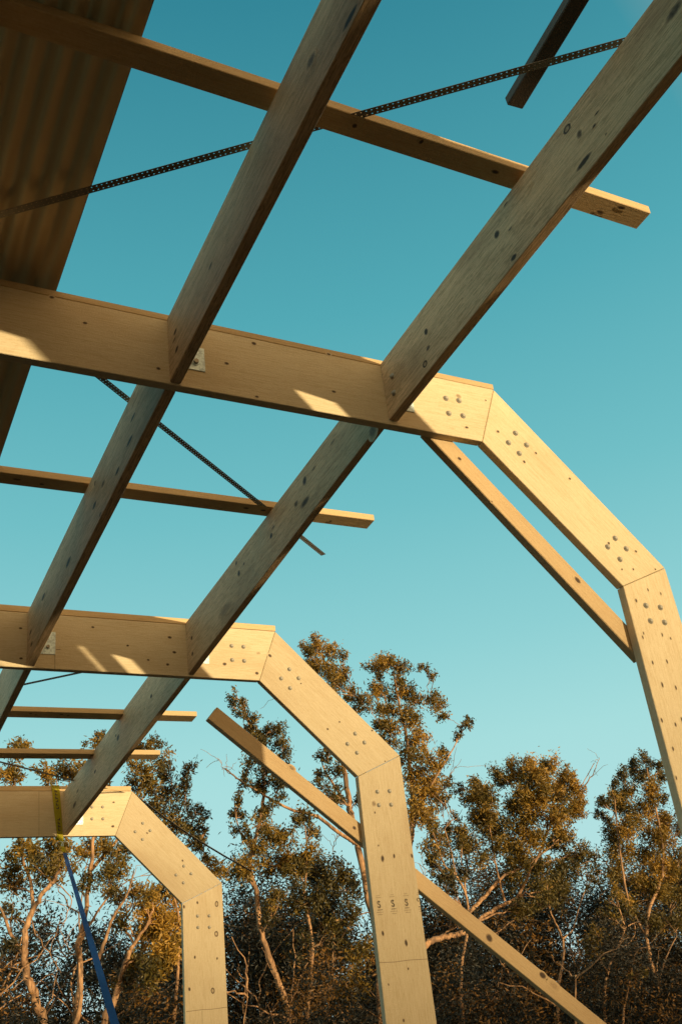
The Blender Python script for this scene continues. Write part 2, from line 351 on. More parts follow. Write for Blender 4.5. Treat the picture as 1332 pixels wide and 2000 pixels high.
# the printed stamps on the middle column
def stamps():
    def bar(bm, c, w, h):
        vs = [bm.verts.new((c[0] + sx * w / 2, 0, c[1] + sz * h / 2)) for sx, sz in ((-1, -1), (1, -1), (1, 1), (-1, 1))]; bm.faces.new(vs)
    def arc(bm, cx, cz, r, a0, a1, w):
        prev = None
        for i in range(15):
            t = a0 + (a1 - a0) * i / 14; p = (bm.verts.new((cx + (r - w) * math.cos(t), 0, cz + (r - w) * math.sin(t))), bm.verts.new((cx + (r + w) * math.cos(t), 0, cz + (r + w) * math.sin(t))))
            if prev: bm.faces.new((prev[0], prev[1], p[1], p[0]))
            prev = p
    rnd = random.Random(4)
    for px, py in [(740, 1766), (767, 1764), (793.5, 1762), (817.5, 1760)]:
        c = atY(px, py, Y2 - 0.0008); bm = bmesh.new(); bf = bmesh.new()
        half = px > 810
        pi = math.pi
        arc(bm, 0, 0.008, 0.0085, 0.1 * pi, 1.75 * pi if not half else 1.5 * pi, 0.0024)
        if not half:
            arc(bm, 0.001, 0.009, 0.0030, -0.4 * pi, 1.2 * pi, 0.0016)
            arc(bm, 0, -0.010, 0.0085, -1.0 * pi, 0.45 * pi, 0.0024)
            arc(bm, 0.001, -0.010, 0.0035, -0.8 * pi, 0.4 * pi, 0.0014)
        w = 0.030 if not half else 0.012
        for k, (zz, hh, ww) in enumerate([(0.044, 0.003, 0.55), (0.034, 0.003, 0.95), (-0.030, 0.0045, 0.8), (-0.042, 0.003, 1.25), (-0.054, 0.003, 0.8)]):
            x = -w * ww / 2 * 1.1
            while x < w * ww / 2 * 1.1 and (not half or x < 0.008):
                l = rnd.uniform(0.003, 0.0055); bar(bf if k != 2 else bm, (x + l / 2, zz), l, hh); x += l + 0.0016
        link('printed_stamp', bm, M_INK, F2, Matrix.Translation(c)); link('printed_stamp', bf, M_INKF, F2, Matrix.Translation(c))
stamps()

# ------------------------------------------------------------------ purlins hung between the frames
def purlin(x, w, near, far, label, knots=(), heads=()):
    """near / far = (y, z top, z bottom, x)"""
    (ya, ta, ba, xa), (yb, tb, bb, xb) = near, far
    root = thing('purlin', (xa, ya, (ta + ba) / 2), label, 'roof joist', 'purlins hung between the portal frames')
    ax = Vector((xb - xa, yb - ya, (bb - ba + tb - ta) / 2)).normalized()
    ex = ax; ey = Vector((1, 0, 0)); ey = (ey - ex * ey.dot(ex)).normalized(); ez = ex.cross(ey); ez = -ez if ez.z < 0 else ez
    M = Matrix((ex, ey, ez)).transposed().to_4x4(); M.translation = (xa, ya, ba); Mi = M.inverted()
    bm = bmesh.new(); c = []
    for (yy, t, b_, xx) in (near, far): c.append([bm.verts.new(Mi @ Vector(v)) for v in ((xx, yy, b_), (xx + w, yy, b_), (xx + w, yy, t), (xx, yy, t))])
    bm.faces.new(c[0]); bm.faces.new(c[1][::-1])
    for i in range(4): bm.faces.new((c[0][i], c[1][i], c[1][(i + 1) % 4], c[0][(i + 1) % 4]))
    bmesh.ops.recalc_face_normals(bm, faces=bm.faces)
    bmesh.ops.bevel(bm, geom=list(bm.edges), offset=0.0025, segments=1, affect='EDGES')
    lay = bm.verts.layers.float.new('knot')
    u = Mi.to_3x3() @ ax; v = Mi.to_3x3() @ Vector((0, 0, 1)); v = (v - u * v.dot(u)).normalized()
    for k in knots:
        px, py, ru, rv, s = k[:5]; rg = k[5] if len(k) > 5 else 0
        q = atX(px, py, xa); t = (q.y - ya) / (yb - ya); q.x = xa + (xb - xa) * t - 0.0007
        add_knot(bm, lay, Mi @ q, u, v, ru, rv, s, rg)
    link('joist', bm, M_PINE, root, M)
    for px, py in heads:
        q = atX(px, py, xa - 0.0005); o = bolt(root, q, 0.009)
        Mh = Matrix.Translation(q - root.location) @ Matrix.Rotation(-math.pi / 2, 4, 'Z'); o.matrix_basis = Mh
    return root
Z = lambda v: v + GZ
p2a = purlin(-0.5635, 0.040, (Y0 + TF + .002, Z(0.124), Z(-0.128), -0.5635), (-0.001, Z(-0.0086), Z(-0.2770), -0.5635),
    'right purlin of the nearest bay, a wide grey board with big knots',
    [(1107, 252, .016, .012, 1.1, 1), (1131, 262, .013, .014, .8), (1140, 316, .035, .010, 1.2), (970, 458, .014, .015, 1.1), (996, 447, .012, .005, .7),
     (1003, 503, .016, .010, 1.1), (832, 648, .012, .013, 1.2), (836, 680, .015, .009, .8), (830, 711, .014, .012, 1.1, 1), (1165, 221, .012, .004, .9), (1160, 246, .010, .005, .9),
     (1316, 22, .035, .016, .8), (1183, 262, .006, .004, .6), (987, 399, .012, .004, .8)], heads=[(766, 735), (769.5, 767.5)])
p1a = purlin(-1.455, 0.041, (Y0 + TF + .002, Z(0.100), Z(-0.145), -1.455), (-0.001, Z(-0.0047), Z(-0.2850), -1.453),
    'left purlin of the nearest bay, reaching the top edge of the photo',
    [(684, 34, .040, .011, 1.2), (607, 119, .026, .018, .7), (411, 519, .020, .008, .75), (342, 648, .018, .009, 1.0), (340, 664, .02, .007, .7), (345, 682, .018, .010, 1.0)])
p0a = purlin(-2.287, 0.041, (Y0 + TF + .002, Z(0.100), Z(-0.150), -2.287), (-0.001, Z(-0.006), Z(-0.2850), -2.287), 'purlin under the iron sheet in the top left corner')
p2b = purlin(-0.570, 0.038, (Y1 + TF + .002, Z(-0.0280), Z(-0.2545), -0.570), (Y2 - 0.001, Z(-0.1715), Z(-0.4820), -0.570),
    'right purlin of the second bay, grey knotty board ending at the middle frame',
    [(595.3, 939, .022, .020, 1.0), (596, 981, .050, .016, .9), (578.7, 984, .022, .014, .8), (530, 1046.5, .016, .014, 1.1), (534, 1030, .020, .005, .8), (467, 1120, .018, .016, 1.0), (462, 1100, .016, .012, .8),
     (477, 1101, .010, .007, 1.0), (440, 1190, .10, .03, .42), (375, 1246, .016, .010, 1.1), (376.5, 1277, .014, .012, 1.0), (650, 863, .03, .005, .7), (613, 915, .02, .005, .8), (728, 842, .03, .03, .6)])
p1b = purlin(-1.460, 0.042, (Y1 + TF + .002, Z(-0.030), Z(-0.2935), -1.460), (Y2 - 0.001, Z(-0.1720), Z(-0.4765), -1.458),
    'left purlin of the second bay, with long dark knots, behind the nearest rafter',
    [(260.4, 815, .034, .007, 1.1), (254, 861, .040, .010, 1.2), (230, 920, .030, .010, 1.1), (202, 945, .03, .013, .7), (185, 987, .034, .012, 1.1), (134, 1098, .05, .014, 1.2), (85, 1166, .035, .014, 1.1),
     (186, 944, .012, .012, .8), (196, 1005, .018, .008, .8), (60, 1235, .03, .012, .9), (62, 1258, .03, .010, .9)])
p0b = purlin(-2.33, 0.042, (Y1 + TF + .002, Z(-0.030), Z(-0.2935), -2.33), (Y2 - 0.001, Z(-0.1720), Z(-0.4765), -2.33), 'purlin of the second bay outside the left edge of the photo')
p2c = purlin(-0.545, 0.037, (Y2 + TF + .002, Z(-0.1500), Z(-0.4550), -0.545), (Y3 - 0.001, Z(-0.3890), Z(-0.7290), -0.543),
    'right purlin of the farthest bay, ending beside the yellow strap',
    [(296, 1359.7, .020, .013, 1.1), (231, 1440.7, .036, .020, .9), (227, 1437, .016, .010, .9), (186, 1507, .030, .012, 1.0), (146, 1572, .06, .022, .8), (152, 1545, .04, .015, .6), (283, 1385, .02, .004, .6)])
p1c = purlin(-1.450, 0.040, (Y2 + TF + .002, Z(-0.1750), Z(-0.4580), -1.450), (Y3 - 0.001, Z(-0.390), Z(-0.7260), -1.450), 'left purlin of the farthest bay, seen small at the left edge')
for xx, ww in ((-0.56, 'right'), (-1.455, 'left'), (-2.33, 'centre')):
    purlin(xx, 0.04, (YM + TF + .002, Z(0.29), Z(0.03), xx), (Y0 - 0.002, Z(0.135), Z(-0.13), xx), ww + ' purlin of the bay behind the photographer')

# ------------------------------------------------------------------ galvanised angle brackets that carry the purlins
def bracket(xl, xr, zt_, zb_, y, h, label):
    root = thing('joist_bracket', (xl, y, zb_), label, 'bracket', 'steel angle brackets beside the purlins')
    bm = bmesh.new()
    def slab(a, b_):
        vs = [bm.verts.new((x, yy, z)) for x in (a[0], b_[0]) for yy in (a[1], b_[1]) for z in (a[2], b_[2])]
        for q in ((0, 1, 3, 2), (4, 6, 7, 5), (0, 4, 5, 1), (2, 3, 7, 6), (0, 2, 6, 4), (1, 5, 7, 3)): bm.faces.new([vs[i] for i in q])
    slab((xl, y - 0.0040, zb_), (xr, y - 0.0008, zt_)); slab((xl + 0.0008, y - 0.06, zb_ + 0.003), (xl + 0.0036, y - 0.0044, zt_ - 0.003))
    bmesh.ops.recalc_face_normals(bm, faces=bm.faces); link('plate', bm, M_GALV, root)
    cx = xl + (xr - xl) * 0.62
    b_ = bmesh.new(); bmesh.ops.create_cone(b_, cap_ends=True, segments=6, radius1=0.0095, radius2=0.0095, depth=0.010)
    link('bolt', b_, M_STRAP, root, Matrix.Translation((cx, y - 0.0105, zb_ + h)) @ Matrix.Rotation(math.pi / 2, 4, 'X'))
    b_ = bmesh.new(); bmesh.ops.create_cone(b_, cap_ends=True, segments=20, radius1=0.014, radius2=0.014, depth=0.002)
    link('washer', b_, M_GALV, root, Matrix.Translation((cx, y - 0.0052, zb_ + h)) @ Matrix.Rotation(math.pi / 2, 4, 'X'))
    return root
q = atY(401, 727, Y1); t_ = atY(395, 665, Y1)
bracket(-1.4115, q.x, Z(-0.11), q.z, Y1, 0.034, 'galvanised angle bracket beside the left purlin on the nearest rafter')
q = atY(809, 806, Y1); bracket(-0.5230, q.x, Z(-0.12), q.z, Y1, 0.04, 'galvanised angle bracket mostly hidden beside the right purlin on the nearest rafter')
q = atY(108.5, 1278.5, Y2); bracket(-1.4155, q.x, Z(-0.28), q.z, Y2, 0.040, 'pale steel angle bracket beside the left purlin on the middle rafter')
q = atY(409, 1297, Y2); bracket(-0.5315, q.x, Z(-0.29), q.z, Y2, 0.04, 'pale steel bracket edge beside the right purlin on the middle rafter')
q = atY(163, 1611, Y3); bracket(-0.5055, q.x, Z(-0.54), q.z, Y3, 0.04, 'pale steel angle bracket beside the right purlin on the farthest rafter')

# ------------------------------------------------------------------ roof battens
def batten(y, xe, label, w=0.079, h0=0.0, h1=0.034, zfix=None, xl=2 * XL, round_end=True, mat=None):
    """batten lying across the purlins: bottom h0, top h1 above the purlin tops; zfix=(z right, slope per x)"""
    root = None
    bm = bmesh.new()
    z0 = 0.0; zz = (lambda x, yy, h: roofz(yy, h)) if zfix is None else (lambda x, yy, h: zfix[0] + (x - xe) * zfix[1] + (yy - y) * SL + h)
    c = []
    for x in (xl, xe): c.append([bm.verts.new((x, yy, zz(x, yy, h))) for yy, h in ((y, h0), (y + w, h0), (y + w, h1), (y, h1))])
    bm.faces.new(c[0]); bm.faces.new(c[1][::-1])
    for i in range(4): bm.faces.new((c[0][i], c[1][i], c[1][(i + 1) % 4], c[0][(i + 1) % 4]))
    bmesh.ops.recalc_face_normals(bm, faces=bm.faces)
    M = Matrix.Translation((xe, y, zz(xe, y, h0)))
    bm.transform(M.inverted())
    bmesh.ops.bevel(bm, geom=list(bm.edges), offset=0.002, segments=1, affect='EDGES')
    lay = bm.verts.layers.float.new('knot')
    rr = random.Random(int((y + 9) * 100))
    for i in range(9):
        x = -rr.uniform(0.05, 3.4); yy = rr.uniform(0.015, 0.06)
        add_knot(bm, lay, Vector((x, yy, yy * SL - 0.0008 + (x * zfix[1] if zfix else 0))), Vector((1, 0, 0)), Vector((0, 1, SL)), rr.uniform(.008, .018), rr.uniform(.006, .01), rr.uniform(.7, 1.1))
    o = link('roof_batten', bm, mat or M_BATT, None, M)
    return tag(o, label, 'roof batten', 'battens laid across the roof')
batten(-1.005, 0.006, 'roof batten crossing the nearest bay, its sunlit end past the right purlin')
def sl(a, b_): return (b_[1] - a[1]) / (b_[0] - a[0])
r = fr1(0, 0); batten(0.002, -0.003, 'roof batten lying along the top of the nearest rafter', h0=0.003, h1=0.030, zfix=(r['O1'][1], sl(r['rt'], r['O1'])))
batten(1.108, 0.0, 'roof batten crossing the second bay above the free strap end', w=0.085)
batten(Y2 + 0.003, -0.002, 'roof batten lying along the top of the middle rafter', h0=0.004, h1=0.040, zfix=(P(537.6, 1233.3, Y2)[1] , sl(P(0, 1192.8, Y2), P(537.6, 1233.3, Y2))))
batten(3.765, -0.019, 'upper of the two roof battens crossing the farthest bay', w=0.110)
batten(4.540, -0.040, 'lower of the two roof battens crossing the farthest bay', w=0.110, h0=-0.002)
batten(Y3 + 0.004, 0.012, 'roof batten lying along the top of the farthest rafter', h0=0.004, h1=0.043, zfix=(P(259, 1545.3, Y3)[1], sl(P(0, 1545.3, Y3), P(259, 1545.3, Y3))))
batten(Y0 + 0.002, 0.0, 'roof batten on the frame beside the photographer', h0=0.002)
batten(-3.05, 0.0, 'roof batten above the bay behind the photographer')

# loose dark length lying on the battens, its end sticking into the nearest bay
def loose():
    a = atR(1005, 210, 0.040); b_ = atR(1132, 0, 0.040); d = (b_ - a).normalized(); b2_ = a + d * 2.4
    ex = d; side = Vector((1, 0, 0)); side = (side - ex * side.dot(ex)).normalized(); up = ex.cross(side); up = -up if up.z < 0 else up
    M = Matrix((ex, side, up)).transposed().to_4x4(); M.translation = a
    bm = bmesh.new(); w = 0.029
    vs = [bm.verts.new((x, y, z)) for x in (0, 2.4) for y in (-w, w) for z in (0, 0.035)]
    for q_ in ((0, 1, 3, 2), (4, 6, 7, 5), (0, 4, 5, 1), (2, 3, 7, 6), (0, 2, 6, 4), (1, 5, 7, 3)): bm.faces.new([vs[i] for i in q_])
    bmesh.ops.recalc_face_normals(bm, faces=bm.faces); bmesh.ops.bevel(bm, geom=list(bm.edges), offset=0.003, segments=1, affect='EDGES')
    o = link('loose_batten', bm, M_DARKT, None, M); tag(o, 'dark loose batten end pointing down from the top edge, crossed by a perforated strap', 'batten')
loose()

# ------------------------------------------------------------------ corrugated iron roofing at the left
def sheet(x1, x0, y0, y1, label, h=0.053):
    bm = bmesh.new(); per = 0.0775; amp = 0.0125; n = int((x1 - x0) / per * 12)
    rows = []
    ys = [y0, y1]
    for yy in ys:
        row = []
        for i in range(n + 1):
            x = x1 - (x1 - x0) * i / n; z = roofz(yy, h) - amp * math.cos(2 * math.pi * (x1 - x) / per + 0.4)
            row.append(bm.verts.new((x, yy, z)))
        rows.append(row)
    for i in range(n): bm.faces.new((rows[0][i], rows[0][i + 1], rows[1][i + 1], rows[1][i]))
    r_ = bmesh.ops.solidify(bm, geom=list(bm.faces), thickness=0.0012)
    o = link('roofing_sheet', bm, M_SHEET, smooth=True); tag(o, label, 'roofing sheet', 'corrugated iron sheets on the left of the roof'); return o
sheet(-1.845, -4.9, -4.0, 2.5, 'corrugated iron roofing sheet over the battens at the left of the photo')

# ------------------------------------------------------------------ diagonal timbers
def stick(p, q, w, th, name, label, cat, knots, mat=M_BRACE, cutb=None, outline=None, y=0.045):
    root = outline
    ax = (q[0] - p[0], q[1] - p[1])
    o = member(name, outline, y, th, ax, mat, None, knots, bev=0.003); tag(o, label, cat, 'diagonal braces'); return o
def yk(px, py, y, r1=.012, r2=.009, s=1.0, rg=0):
    q = atY(px, py, y); return (q.x, q.z, r1, r2, s, rg)
# brace 1: fixed behind the nearest rafter and column
yb = TF + 0.002
A_ = P(852.5, 868, yb); B_ = P(1132, 1164, yb); C_ = P(896, 874.4, yb); D_ = P(1132, 1123.6, yb)
def ext(a, b_, t): return (a[0] + (b_[0] - a[0]) * t, a[1] + (b_[1] - a[1]) * t)
brace1 = [ext(A_, B_, -0.085), ext(A_, B_, 1.42), ext(C_, D_, 1.50), ext(C_, D_, 0.0), ext(C_, D_, -0.14)]
def braceobj(poly, y, th, label, knots=()):
    p, q = poly[0], poly[1]
    o = member('diagonal_brace', poly, y, th, (q[0] - p[0], q[1] - p[1]), M_BRACE, None, knots, bev=0.003); tag(o, label, 'timber brace', 'diagonal braces'); return o
braceobj(brace1, yb, 0.042, 'short diagonal brace from the nearest rafter down to its column',
         [yk(897, 896, yb, .010, .008), yk(1127, 1133, yb, .018, .010, 1.1), yk(960, 980, yb, .006, .006, .7)])
braceobj([(x - 0.06, z + 0.137) for x, z in brace1], Y0 + yb, 0.042, 'diagonal brace of the frame beside the photographer')
wide = [brace1[0], brace1[1], brace1[2], brace1[3], brace1[4]]
braceobj([(x - 0.31, z + 0.311) for x, z in brace1[:2]] + [(x + 0.09, z + 0.311) for x, z in brace1[2:]], YM + yb, 0.042, 'unseen diagonal brace behind the camera, added wide for its shadow')  # unseen, widened so its shadow closes a lit gap on the nearest rafter
# brace 2: a long prop with a free upper end, leaning behind the middle column down to the ground
y2b = Y2 + TF + 0.004
a, b_, c_, d_ = P(406.8, 1403.5, y2b), P(818.7, 1738.4, y2b), P(424.7, 1380.5, y2b), P(812, 1696, y2b)
tl = (0.02 - a[1]) / (b_[1] - a[1]); tr = (0.02 - c_[1]) / (d_[1] - c_[1])
braceobj([a, ext(a, b_, tl), ext(c_, d_, tr), c_], y2b, 0.045, 'long diagonal prop with a free upper end, leaning past the middle column to the ground',
         [yk(692, 1617, y2b, .012, .010), yk(955, 1832, y2b, .026, .020, 1.0), yk(1059, 1905, y2b, .026, .016, 1.1), yk(570, 1500, y2b, .02, .012, .6), yk(1081, 1925, y2b, .04, .02, .4)])

# ------------------------------------------------------------------ perforated steel strap bracing
def strap(pts, w, label, sag=0.0, up=Vector((0, 0, 1)), th=0.0009, hole=True, name='steel_strap', twist=0.0):
    """flat punched strip through the points"""
    P_ = [Vector(p) for p in pts]; seg = []
    pitch = 0.0165
    for a_, b2 in zip(P_, P_[1:]):
        n = max(2, int((b2 - a_).length / pitch))
        for i in range(n): seg.append(a_.lerp(b2, i / n))
    seg.append(P_[-1])
    Lt = len(seg) - 1
    for i, s in enumerate(seg): s.z -= sag * 4 * (i / Lt) * (1 - i / Lt)
    bm = bmesh.new(); fr = []
    for i, s in enumerate(seg):
        d = (seg[min(i + 1, Lt)] - seg[max(i - 1, 0)]).normalized()
        sd_ = d.cross(up).normalized(); sd_ = (Matrix.Rotation(twist, 3, d) @ sd_)
        fr.append((s, d, sd_))
    # across: edge, hole row, web, hole row, edge
    for i in range(Lt):
        s0, d0, e0 = fr[i]; s1, d1, e1 = fr[i + 1]
        cols = [-0.5, -0.36, -0.14, 0.14, 0.36, 0.5]
        g0 = [bm.verts.new(s0 + e0 * (w * c)) for c in cols]; g1 = [bm.verts.new(s1 + e1 * (w * c)) for c in cols]
        for j in range(5):
            quad = (g0[j], g1[j], g1[j + 1], g0[j + 1])
            if hole and j in (1, 3):
                # ring of quads round an opening
                m_ = lambda u, v: g0[j].co.lerp(g1[j].co, u).lerp(g0[j + 1].co.lerp(g1[j + 1].co, u), v)
                o_ = 0.0 if j == 1 else 0.0
                inner = [bm.verts.new(m_(u, v)) for u, v in ((0.37, 0.24), (0.63, 0.24), (0.63, 0.76), (0.37, 0.76))]
                for k in range(4): bm.faces.new((quad[k], quad[(k + 1) % 4], inner[(k + 1) % 4], inner[k]))
            else: bm.faces.new(quad)
    bmesh.ops.remove_doubles(bm, verts=bm.verts, dist=0.00005)
    bmesh.ops.solidify(bm, geom=list(bm.faces), thickness=th)
    o = link(name, bm, M_STRAP); tag(o, label, 'steel strap', 'perforated bracing straps'); return o
def rp(px, py, h=0.0015): return atR(px, py, h)
s1 = [rp(-60, 437), rp(172, 372), rp(493, 276), rp(620, 243), rp(1140, 103), rp(1210, 86)]
a0 = rp(172, 372); a1 = rp(1000, 142); dr = (a1 - a0)
ends = [a0 - dr * 0.55, a0 + dr * 1.55]
for e in ends: e.z = roofz(e.y, 0.0015)
strap(ends, 0.028, 'long perforated steel strap slanting across the nearest bay')
a0 = rp(225, 760); a1 = rp(520, 994); e1 = rp(632, 1084); e0 = a0 - (a1 - a0) * 0.42
for e in (e0,): e.z = roofz(e.y, 0.0015)
strap([e0, a1, e1], 0.028, 'perforated steel strap across the second bay, its cut end hanging free')
a0 = rp(52, 1336); a1 = rp(165, 1312); e0 = a0 + (a0 - a1) * 0.6; e1 = a1 + (a1 - a0) * 0.9
strap([e0, e1], 0.030, 'short length of perforated strap seen under the middle rafter')
a0 = rp(0, 1488); a1 = rp(140, 1523); e0 = a0 + (a0 - a1) * 0.5; e1 = a1 + (a1 - a0) * 0.55
e1.z = roofz(min(e1.y, Y3), 0.001)
tail = [e1, atY(262, 1551, Y3 + 0.10), atY(320, 1596, Y3 + 0.12), atY(380, 1637, Y3 + 0.13), atY(440, 1673, Y3 + 0.13), atY(492, 1702, Y3 + 0.12)]
s4 = strap([e0, e1], 0.030, 'perforated strap over the farthest frame, its loose tail hanging down to the right')
tl4 = strap(tail, 0.030, None, up=Vector((0.62, 0.16, 0.76)), name='strap_tail')
del tl4['category'], tl4['group']
tl4.parent = s4; tl4.matrix_basis = Matrix.Identity(4)

# ------------------------------------------------------------------ ratchet strap: yellow loop round the farthest rafter, blue webbing to the ground
def tie():
    root = thing('tie_down_strap', tuple(atY(118, 1640, Y3)), 'yellow loop and long blue webbing strap pulled down from the farthest rafter', 'tie-down strap')
    def ribbon(name, P_, w, mat, sides, th=0.003):
        bm = bmesh.new(); prev = None
        for i, p in enumerate(P_):
            s_ = sides[i] if isinstance(sides, list) else sides; ww = w[i] if isinstance(w, list) else w
            d = (Vector(P_[min(i + 1, len(P_) - 1)]) - Vector(P_[max(i - 1, 0)])).normalized(); s_ = (s_ - d * s_.dot(d)).normalized()
            a_ = bm.verts.new(Vector(p) + s_ * ww / 2); c = bm.verts.new(Vector(p) - s_ * ww / 2)
            if prev: bm.faces.new((prev[0], a_, c, prev[1]))
            prev = (a_, c)
        bmesh.ops.solidify(bm, geom=list(bm.faces), thickness=th); return link(name, bm, mat, root)
    ytop = Y3 - 0.006
    tl_ = atY(109, 1534, ytop); bl_ = atY(118.5, 1637, ytop)
    ring = [Vector((tl_.x, Y3 + 0.10, tl_.z + 0.0)), Vector((tl_.x, Y3 + 0.02, tl_.z + 0.006)), tl_, tl_.lerp(bl_, 0.5), bl_,
            Vector((bl_.x, Y3 + 0.02, bl_.z - 0.012)), Vector((bl_.x, Y3 + 0.05, bl_.z + 0.0)), Vector((tl_.x, Y3 + 0.10, tl_.z - 0.05)), Vector((tl_.x, Y3 + 0.10, tl_.z + 0.0))]
    ribbon('webbing_loop', ring, [0.062, 0.062, 0.062, 0.058, 0.044, 0.04, 0.04, 0.05, 0.06], M_YEL, Vector((1, 0, 0)))
    # black print on the loop
    bm = bmesh.new(); rnd = random.Random(2)
    for t0, n in ((0.12, 6), (0.66, 4)):
        for k in range(n):
            c = tl_.lerp(bl_, t0 + k * 0.065); c.y = ytop - 0.004; w_ = 0.020
            for (dx, dz, ww, hh) in ((0, 0, w_, 0.006), (rnd.choice((-1, 1)) * 0.007, 0.008, 0.006, 0.013)):
                vs = [bm.verts.new((c.x + dx + sx * ww / 2, c.y, c.z + dz + sz * hh / 2)) for sx, sz in ((-1, -1), (1, -1), (1, 1), (-1, 1))]; bm.faces.new(vs)
    link('printed_letters', bm, M_INK, root)
    # second narrower yellow leg to the hook
    hk = atY(122, 1650, Y3 - 0.03)
    ribbon('hook_webbing', [bl_ + Vector((0, 0, 0.03)), hk, atY(126, 1664, Y3 - 0.1)], [0.044, 0.028, 0.03], M_YEL, Vector((1, 0, 0)))
    for s_ in (-1, 1):
        bm = bmesh.new(); R_ = 0.028; prev = None; n = 14
        for i in range(n + 1):
            t = -0.4 + i / n * 4.6; cx, cz = R_ * math.cos(t), R_ * math.sin(t); rg = [bm.verts.new(((R_ + 0.004 * math.cos(u)) * math.cos(t), 0.004 * math.sin(u), (R_ + 0.004 * math.cos(u)) * math.sin(t))) for u in (0, 1.05, 2.1, 3.14, 4.2, 5.24)]
            if prev:
                for k in range(6): bm.faces.new((prev[k], rg[k], rg[(k + 1) % 6], prev[(k + 1) % 6]))
            prev = rg
        bmesh.ops.recalc_face_normals(bm, faces=bm.faces)
        M = Matrix.Translation(hk + Vector((s_ * 0.022, -0.012, -0.004))) @ Matrix.Diagonal((s_, 1, 1, 1)); link('hook', bm, M_GALV, root, M, smooth=True)
    # blue webbing: anchored in the ground nearer to the camera
    top = atY(127, 1666, Y3 - 0.11)
    d = ray(223, 2000); bot_dir = CAM + d * 3.4                 # a point on its line low in the picture
    end = top + (bot_dir - top) * ((top.z - 0.02) / (top.z - bot_dir.z))
    n = 40; P_ = []; S_ = []
    for i in range(n + 1):
        t = i / n; p = top.lerp(end, t); p.z -= 0.045 * 4 * t * (1 - t) * 0.6; p.x += 0.012 * 4 * t * (1 - t)
        P_.append(p); ang = 0.25 + 0.5 * math.sin(t * 9.0); S_.append(Vector((math.cos(ang), math.sin(ang) * 0.8, 0.1)))
    ribbon('blue_webbing', P_, 0.029, M_BLUE, S_, 0.004)
    bm = bmesh.new(); bmesh.ops.create_cone(bm, cap_ends=True, segments=8, radius1=0.008, radius2=0.016, depth=0.3)
    link('ground_peg', bm, M_GALV, root, Matrix.Translation(end + Vector((0, 0, 0.05))))
tie()

# ------------------------------------------------------------------ trees
def tube(bm, pts, rad, seg=6):
    prev = None; n = len(pts)
    for i, p in enumerate(pts):
        d = (pts[min(i + 1, n - 1)] - pts[max(i - 1, 0)])
        if d.length < 1e-6: continue
        d.normalize(); a = d.orthogonal().normalized() if prev is None else (prev[1] - d * prev[1].dot(d)).normalized(); b_ = d.cross(a)
        ring = [bm.verts.new(p + (a * math.cos(2 * math.pi * k / seg) + b_ * math.sin(2 * math.pi * k / seg)) * rad[i]) for k in range(seg)]
        if prev:
            for k in range(seg): bm.faces.new((prev[0][k], prev[0][(k + 1) % seg], ring[(k + 1) % seg], ring[k]))
        prev = (ring, a)
def smoothline(pts, n, jit, rnd):
    """Catmull-Rom through pts with a little wander"""
    out = []; m_ = len(pts)
    for i in range(m_ - 1):
        p0 = pts[max(i - 1, 0)]; p1 = pts[i]; p2 = pts[i + 1]; p3 = pts[min(i + 2, m_ - 1)]
        for k in range(n):
            t = k / n; q = 0.5 * ((2 * p1) + (p2 - p0) * t + (2 * p0 - 5 * p1 + 4 * p2 - p3) * t * t + (3 * p1 - p0 - 3 * p2 + p3) * t ** 3)
            if jit and (i or k): q = q + Vector((rnd.gauss(0, jit), rnd.gauss(0, jit), rnd.gauss(0, jit)))
            out.append(q)
    out.append(pts[-1].copy()); return out
class Leaves:
    def __init__(s): s.v = []; s.f = []; s.t = []
    def add(s, c, L, w, rnd, tint, droop):
        a = Vector((rnd.gauss(0, 1), rnd.gauss(0, 1), rnd.gauss(0, 0.7) - droop)).normalized(); b_ = a.cross(Vector((rnd.gauss(0, 1), rnd.gauss(0, 1), rnd.gauss(0, 1)))).normalized()
        n = a.cross(b_); i = len(s.v)
        s.v += [c - a * L / 2, c + b_ * w / 2 + n * L * 0.06, c + a * L / 2 , c - b_ * w / 2 + n * L * 0.06]; s.f.append((i, i + 1, i + 2, i + 3)); s.t += [tint] * 4
    def obj(s, name, mat, parent):
        me = bpy.data.meshes.new(name); me.from_pydata([tuple(v) for v in s.v], [], s.f); at = me.attributes.new('tint', 'FLOAT', 'POINT'); at.data.foreach_set('value', s.t)
        me.materials.append(mat); o = bpy.data.objects.new(name, me); COL.objects.link(o)
        if parent is not None:
            o.parent = parent; o.matrix_basis = Matrix.Translation(-parent.location)
        return o
